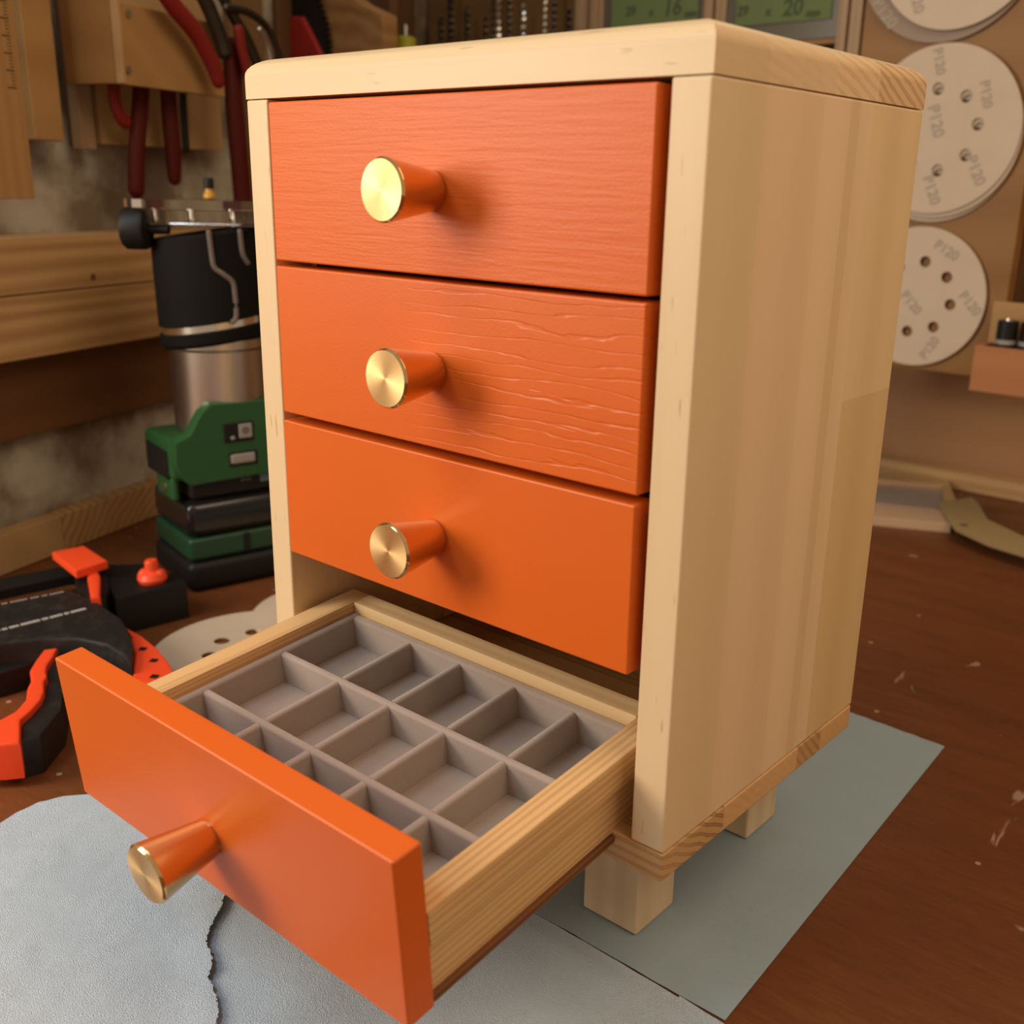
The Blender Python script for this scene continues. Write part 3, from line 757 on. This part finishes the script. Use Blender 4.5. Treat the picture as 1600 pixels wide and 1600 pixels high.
disc('sanding_disc', (.014, PY - .004, .537), .084, ZF, X1, 10, .0365, .0056, .0012, 'greyish wider sanding disc behind the top right disc', [(-.055, -.055, -50, .016)], mat=paper('grey_disc', (.36, .27, .2), (.3, .22, .16), 800, .2))
# pins that hold the discs
for i, z in enumerate((.3765, .2215, .5375)):
    pass
disc('sanding_disc', (-.172, .103, -.0022), .0735, (0, 0, 1), X1, 15, .0325, .0058, .001, 'sanding disc with punched holes lying flat on the bench behind the open drawer')
disc('sanding_disc', (-.185, .19, -.0032), .0685, (0, 0, 1), X1, 10, .036, .006, .0008, 'second sanding disc on the bench, mostly hidden under the first, next to the cabinet')

# ------------------------------------------------------------------ back of the bench, right side
bm = bmesh.new(); box(bm, -.064, .1085, .757, .776, .15, .85, .001)
o = tag(obj('tool_panel', bm, panel_m), 'orange-brown plywood panel behind the sanding discs', 'panel')
bm = bmesh.new()
box(bm, -.34, .11, .777, .929, .2, .86, .001); tag(obj('wall_cupboard', bm, board_d), 'dark wooden cupboard carrying the plywood panel on the back wall', 'cupboard')
bm = bmesh.new(); box(bm, .114, .40, .86, .929, .243, .262, .001); tag(obj('wall_shelf', bm, rail_m), 'short wooden shelf at the right edge above the battery box', 'shelf')
bm = bmesh.new(); box(bm, .112, .40, .90, .929, .2625, .86, .001); tag(obj('recess_shade_board', bm, board_d), 'added dark board for the shaded recess at the far right edge beside the plywood panel', 'board')  # dark colour paints in the shade of the recess
tb_ = thing('battery_box', 'small open orange wooden box holding black batteries at the right edge', 'box', (.17, .75, .139))
bx0, bx1, by0, by1, bz0, bz1 = .0995, .25, .712, .752, .144, .186
for nm, a in (('front_board', (bx0, bx1, by0, by0 + .005, bz0, bz1)), ('side_board', (bx0, bx0 + .005, by0 + .0052, by1 - .0052, bz0, bz1 + .0)), ('back_board', (bx0, bx1, by1 - .005, by1, bz0, .224)), ('bottom_board', (bx0 + .0052, bx1, by0 + .0052, by1 - .0052, bz0, bz0 + .014))):
    bm = bmesh.new(); box(bm, *a, .0006); obj(nm, bm, box_or if nm != 'back_board' else rack_m, tb_)
for i in range(4):
    x = .1205 + i * .021
    bt = thing('battery', ('leftmost black battery standing in the small orange wooden box', 'second black battery from the left in the small orange box', 'third black battery from the left in the small orange box', 'rightmost black battery in the small orange box')[i], 'battery', (x, .731, .142), group='batteries in the orange box')
    bm = bmesh.new(); lathe(bm, [(0, 0), (.0085, 0), (.0092, .001), (.0092, .05), (.0085, .051), (0, .051)], Matrix.Translation((x, .731, .1582)), 24); c_ = obj('case', bm, black, bt)
    bm = bmesh.new(); lathe(bm, [(.00935, .0), (.00935, .004)], Matrix.Translation((x, .731, .188)), 24); obj('label_band', bm, dgray, bt)
    bm = bmesh.new(); lathe(bm, [(.0032, 0), (.003, .002), (0, .002)], Matrix.Translation((x, .731, .2092)), 16); obj('terminal', bm, chrome, bt)

# frame lying on the bench
fr = thing('picture_frame', 'pale wooden frame with a clear pane lying on the bench behind the cabinet', 'frame', (0, .8, -.004))
fz = .006
def fslab(name, pts, zt_, z0, mat): return slab(name, pts, zt_, z0, mat, fr, .001)
fslab('near_rail', [(1200, 778), (1365, 785), (1478, 797), (1486, 818), (1360, 806), (1200, 797)], fz, bz, plain('frame_pale', (.50, .33, .2), .5))
fslab('side_rail', [(1472, 748), (1482, 749), (1497, 790), (1480, 797), (1476, 780)], fz, bz, rack_l)
fslab('far_rail', [(1200, 728), (1372, 738), (1472, 748), (1474, 757), (1370, 749), (1200, 738)], fz, bz, rack_l)
fslab('pane', [(1200, 739), (1370, 750), (1474, 758), (1477, 796), (1365, 784), (1200, 777)], .001, -.001, plain('frosted_pane', (.5, .42, .36), .25, 0, Alpha=.45))
cb = bmesh.new()
prism(cb, zpoly([(1467, 784), (1519, 777), (1530, 788), (1543, 811), (1600, 838), (1660, 868), (1660, 888), (1600, 867), (1545, 850), (1493, 826), (1478, 805)], .010), (0, 0, -.0025), .0003)
co = obj('cardboard_strip', cb, card); tag(co, 'bent strip of tan cardboard resting on the corner of the pale frame', 'cardboard')
text('scribble', '*', .02, frame(on_z(1507, 822, .0103), (1, .5, 0), (0, 0, 1)), ink, co, .0002, .0001)

# ------------------------------------------------------------------ small parts cabinet with green labels
PYC = .895
def yb(bm, u0, v0, u1, v1, y, t, bev=.0008):
    a = on_y(u0, v0, y); b_ = on_y(u1, v1, y)
    box(bm, min(a.x, b_.x), max(a.x, b_.x), y, y + t, min(a.z, b_.z), max(a.z, b_.z), bev)
pc = thing('parts_cabinet', 'wooden small-parts cabinet with green labelled clear drawers on the back wall', 'cabinet', (-.3, .9, .45))
yf = .75
zlo = on_y(1250, 66, yf).z
xs_ = [on_y(u, 30, yf).x for u in (898, 940, 1098, 1132, 1308, 1344)]
for i in (0, 2, 4):
    bm = bmesh.new(); box(bm, xs_[i], xs_[i] + (xs_[i + 1] - xs_[i]) * .42, yf, .756 if i == 4 else .77, .30, .62, .0008)
    box(bm, xs_[i] + (xs_[i + 1] - xs_[i]) * .5, xs_[i + 1], yf + .002, .756 if i == 4 else .77, .30, .62, .0008)
    obj('upright', bm, frame_m, pc)
for (a, b_) in ((xs_[1], xs_[2]), (xs_[3], xs_[4])):
    bm = bmesh.new(); box(bm, a + .0003, b_ - .0003, yf + .003, .756, zlo - .003, zlo + .002, .0006); obj('shelf_strip', bm, panel_m, pc)
    bm = bmesh.new(); box(bm, a + .0003, b_ - .0003, yf + .004, .756, zlo + .0025, .62, .0006); dr = obj('drawer', bm, plain('smoky_plastic', (.10, .085, .06), .3), pc)
    zl = on_y(1200, 40 if a < -.3 else 42, yf).z
    bm = bmesh.new(); box(bm, a + .012, b_ - .008, yf + .0022, yf + .0036, zlo + .020, .60, .0003); obj('label_card', bm, greenlab, dr)
    first = a == xs_[1]
    def mk_(s, u, v, size, bold=.0004):
        text('handwriting', s, size, frame(on_y(u, v, yf + .0019), (1, 0, 0), (0, -1, 0)), ink, dr, bold, .0001, .15)
    if first: mk_('29', 985, 18, .013); mk_('x', 1017, 19, .012); mk_('16', 1050, 12, .024); mk_('mm', 1078, 21, .010)
    else: mk_('29', 1160, 18, .013); mk_('x', 1200, 18, .012); mk_('20', 1238, 12, .022); mk_('mm', 1270, 20, .010)

# drill bits in front of a board
dbd = bmesh.new(); box(dbd, -.712, -.43, .80, .812, .28, .70, .001)
tag(obj('drill_board', dbd, wood('drill_board_wood', (.20, .105, .035), (.12, .055, .018), 'X', 'Z', 6, .3, .12, .5, 6, seed=15)), 'brown plywood board behind the row of drill bits', 'board')
bmr = bmesh.new(); box(bmr, -.695, -.43, .755, .7995, .33, .352, .001)
tag(obj('drill_rack', bmr, rack_m), 'wooden block that holds the upright drill bits behind the cabinet', 'rack')
bits = [(689, 4.2, 22), (704, 5, -6), (730, 4.4, 8), (759, 3.4, 22), (771, 3.2, 0), (779, 3.6, 0), (796, 3.4, 0), (818, 3.2, 2), (852, 2.6, 0), (866, 3, 0), (889, 3.6, 10)]
names_ = ['first', 'second', 'third', 'fourth', 'fifth', 'sixth', 'seventh', 'eighth', 'ninth', 'tenth', 'eleventh']
for i, (u, r, vt) in enumerate(bits):
    p = on_y(u, max(vt, 0), .775); ztip = on_y(u, vt, .775).z + (.06 if vt <= 0 else 0); r = r * .0006 * 1.6
    bm = bmesh.new(); n_ = 60; z0_ = .3525; L_ = ztip - z0_; prev = None
    for k in range(n_ + 1):
        z = z0_ + L_ * k / n_
        tw = 0 if z < z0_ + .02 else (z - z0_) * 260
        rr_ = r if k < n_ - 1 else r * .3
        ring = [bm.verts.new((p.x + rr_ * (1 if z < z0_ + .02 else (1, .62)[m % 2]) * math.cos(tw + m * math.pi / 3), .775 + rr_ * (1 if z < z0_ + .02 else (1, .62)[m % 2]) * math.sin(tw + m * math.pi / 3), z)) for m in range(6)]
        if prev:
            for m in range(6): bm.faces.new((prev[m], prev[(m + 1) % 6], ring[(m + 1) % 6], ring[m]))
        else: bm.faces.new(ring)
        prev = ring
    bm.faces.new(prev)
    o = obj('drill_bit', bm, (dsteel, chrome)[i in (7, 8, 5)])
    tag(o, '%s upright drill bit from the left behind the cabinet top%s' % (names_[i], ', bright steel' if i in (7, 8, 5) else ', dark steel'), 'drill bit', 'drill bits in the wooden block')
yb_ = bmesh.new(); p = on_y(633, 66, .62)
lathe(yb_, [(0, -.02), (.012, -.02), (.0125, -.018), (.0125, .004), (.009, .006), (0, .006)], Matrix.Translation((p.x, .62, p.z)), 24)
lathe(yb_, [(.0045, .006), (.0045, .018), (.003, .019), (0, .019)], Matrix.Translation((p.x, .62, p.z)), 16, mi=1)
for v in yb_.verts:
    if v.co.z < p.z - .019: v.co.z = -.0036
tag(obj('glue_bottle', yb_, [yell, steel]), 'yellow-green bottle top with a metal tip left of the drill bits', 'bottle')

# saw and pliers hanging near the corner
db = bmesh.new(); prism(db, [on_y(u, v, .56) for u, v in ((462, -60), (609, -60), (609, 200), (462, 200))], (0, .012, 0), .001)
tag(obj('dark_backboard', db, board_d), 'very dark board behind the red saw grip and the curved wooden block', 'board')
yS = .50
def sp(u, v, y=yS): return on_y(u, v, y)
bm = bmesh.new(); prism(bm, [sp(u, v) for u, v in ((486, -60), (530, -20), (560, 4), (597, 22), (600, 110), (500, 110), (478, 60))], (0, .02, 0), .001)
tag(obj('wood_block', bm, wood('curved_block_wood', (.32, .165, .06), (.18, .08, .025), 'Y', 'Z', 20, .6, .15, .5, 8, seed=21)), 'curved brown wooden block hanging behind the cabinet top, right of the red saw', 'block')
saw = thing('hand_saw', 'hand saw with a red grip and black toothed edge behind the cabinet top', 'saw', tuple(sp(470, 80, .49)))
bm = bmesh.new(); prism(bm, [sp(u, v, .49) for u, v in ((441, 100), (448, 45), (455, 24), (470, 25), (486, 55), (508, 100))], (0, .016, 0), .004); obj('grip', bm, plain('saw_red', (.30, .018, .012), .4), saw)
teeth = []
for k in range(14):
    t = k / 13; u = 488 + 14 * math.sin(t * 3.0) + 22 * t * t; v = -20 + 120 * t
    teeth += [(u + 6, v), (u - 2, v + 4)]
bm = bmesh.new(); prism(bm, [sp(u, v, .495) for u, v in [(455, -30), (488, -30)] + teeth + [(490, 105), (470, 60), (455, 20)]], (0, .003, 0)); obj('blade', bm, black, saw)

# ------------------------------------------------------------------ left wall: ruler, boards, plier rack
rs, rz_ = wz(36, 100, .055)
ru = tag(wbox('wooden_ruler', wz(36, 150, .06)[0] - .045, wz(37, 150, .06)[0], .055, .06, wz(38, 311, .06)[1], .56, ruler_m, .0008), 'wooden ruler with black graduation marks hanging at the left edge', 'ruler')
s1_ = wz(37, 150, .06)[0]
bm = bmesh.new()
for k in range(34):
    z = wz(20, 137, .06)[1] + k * .00237
    ln = .0075 if k % 5 == 0 else .004
    box(bm, s1_ - .006 - ln, s1_ - .006, .0599, .0603, z - (.0005 if k % 5 == 0 else .00025), z + (.0005 if k % 5 == 0 else .00025))
bmesh.ops.transform(bm, matrix=MW, verts=bm.verts)
obj('scale_marks', bm, plain('scale_ink', (.06, .03, .015), .7), ru)
tag(wbox_px('hanging_board', 20, -90, 102, 221, .035, .02, rack_m), 'plain brown plywood board hanging between the ruler and the plier rack', 'board')
tag(wbox_px('wall_board', 352, -90, 428, 330, .009, .0005, wood('wall_board_wood', (.20, .115, .045), (.12, .06, .02), 'Z', 'X', 9, .3, .12, .5, 5, seed=17)), 'brown board on the left wall behind the steel snips, beside the rack', 'board')
s_c, _ = wz(605, 60, .006)
tag(wbox('corner_board', s_c, .748, .001, .009, .2, .7, wood('corner_board_wood', (.13, .065, .025), (.08, .035, .012), 'Z', 'X', 9, .3, .12, .5, 5, seed=19)), 'dark brown board in the wall corner just left of the drill bits', 'board')
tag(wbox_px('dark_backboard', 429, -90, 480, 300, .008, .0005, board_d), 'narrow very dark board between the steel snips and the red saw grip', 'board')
rack = thing('plier_rack', 'plywood rack screwed to the left wall holding red-handled pliers', 'rack', tuple(wpt(wz(190, 130, .03)[0], .0, .33)))
def rb(name, u0, v0, u1, v1, n1, n0, mat, bev=.001): return wbox_px(name, u0, v0, u1, v1, n1, n0, mat, bev, parent=rack)
rb('back_board', 130, -90, 350, 236, .022, .010, rack_l)
# vertical batten seen at the left of the rack
rb('edge_batten', 120, -90, 129, 233, .0225, .012, frame_m)
rb('gap_shade_strip', 97, -90, 119, 228, .008, .0, board_d)  # added dark strip: shade of the gap beside the rack, put into colour
s0, zz0 = wz(188, 131, .075); s1, _ = wz(352, 150, .075)
bm = bmesh.new(); box(bm, s0, s1, .067, .075, zz0, zz0 + .062, .001); bmesh.ops.transform(bm, matrix=MW, verts=bm.verts); obj('front_board', bm, rack_m, rack)
bm = bmesh.new(); box(bm, s0 - .0045, s0 - .0001, .0225, .075, zz0, zz0 + .068, .0008); bmesh.ops.transform(bm, matrix=MW, verts=bm.verts); obj('side_board', bm, box_dk, rack)
bm = bmesh.new(); box(bm, s0 - .0045, s0 - .0001, .0752, .082, zz0, zz0 + .068, .0008); bmesh.ops.transform(bm, matrix=MW, verts=bm.verts); obj('ply_edge', bm, rack_l, rack)
for v in (21, 109):
    p = on_w(200, v, .0756); bm = bmesh.new(); lathe(bm, [(0, 0), (.003, 0), (.003, .001), (0, .001)], frame(p, WD, WN), 16); obj('screw', bm, steel, rack)
def pw(u, v, n): return on_w(u, v, n)
def pliers(label, parts, group='pliers in the rack'):
    h0 = parts[0][1]
    t = thing('pliers', label, 'pliers', tuple(pw(h0[0][0], h0[0][1], parts[0][3])), group=group)
    for nm, pts, rad, n_, mt in parts:
        bm = bmesh.new(); tube(bm, [pw(u, v, n_) for u, v in pts], rad, 14, .7, WN); obj(nm, bm, mt, t)
pliers('dark red handled pliers nearest the ruler, one short grip bent left', [
    ('handle', [(222, 60), (220, 150), (214, 230), (213, 300)], .0085, .045, redd),
    ('handle', [(200, 60), (178, 135), (186, 178), (198, 192)], .006, .045, redp)])
pliers('dark red handled pliers hanging in the middle of the rack', [
    ('handle', [(262, 60), (263, 150), (270, 230), (273, 282)], [.0085, .0085, .009, .007], .045, redd),
    ('handle', [(285, 80), (286, 160), (291, 235)], .004, .035, black)])
pliers('large bright red handled pliers hooked over the front of the rack', [
    ('handle', [(235, -45), (268, 5), (305, 50), (332, 100), (342, 130)], [.008, .0085, .0085, .0085, .007], .092, redp),
    ('handle', [(362, 70), (365, 150), (372, 230), (380, 320)], .0105, .07, redd),
    ('jaw', [(300, -40), (325, 10), (345, 60), (352, 85)], .008, .085, dsteel)])
pliers('dark steel snips hanging right of the bright red pliers', [
    ('handle', [(372, 45), (378, 80), (388, 120)], .006, .085, redp),
    ('blade', [(330, -40), (358, 15), (385, 60), (402, 100)], .006, .07, dsteel),
    ('blade', [(352, 12), (385, 18), (415, 40), (432, 75), (440, 100)], .004, .075, dsteel),
    ('blade', [(405, 45), (418, 70), (424, 100)], .003, .08, steel)])
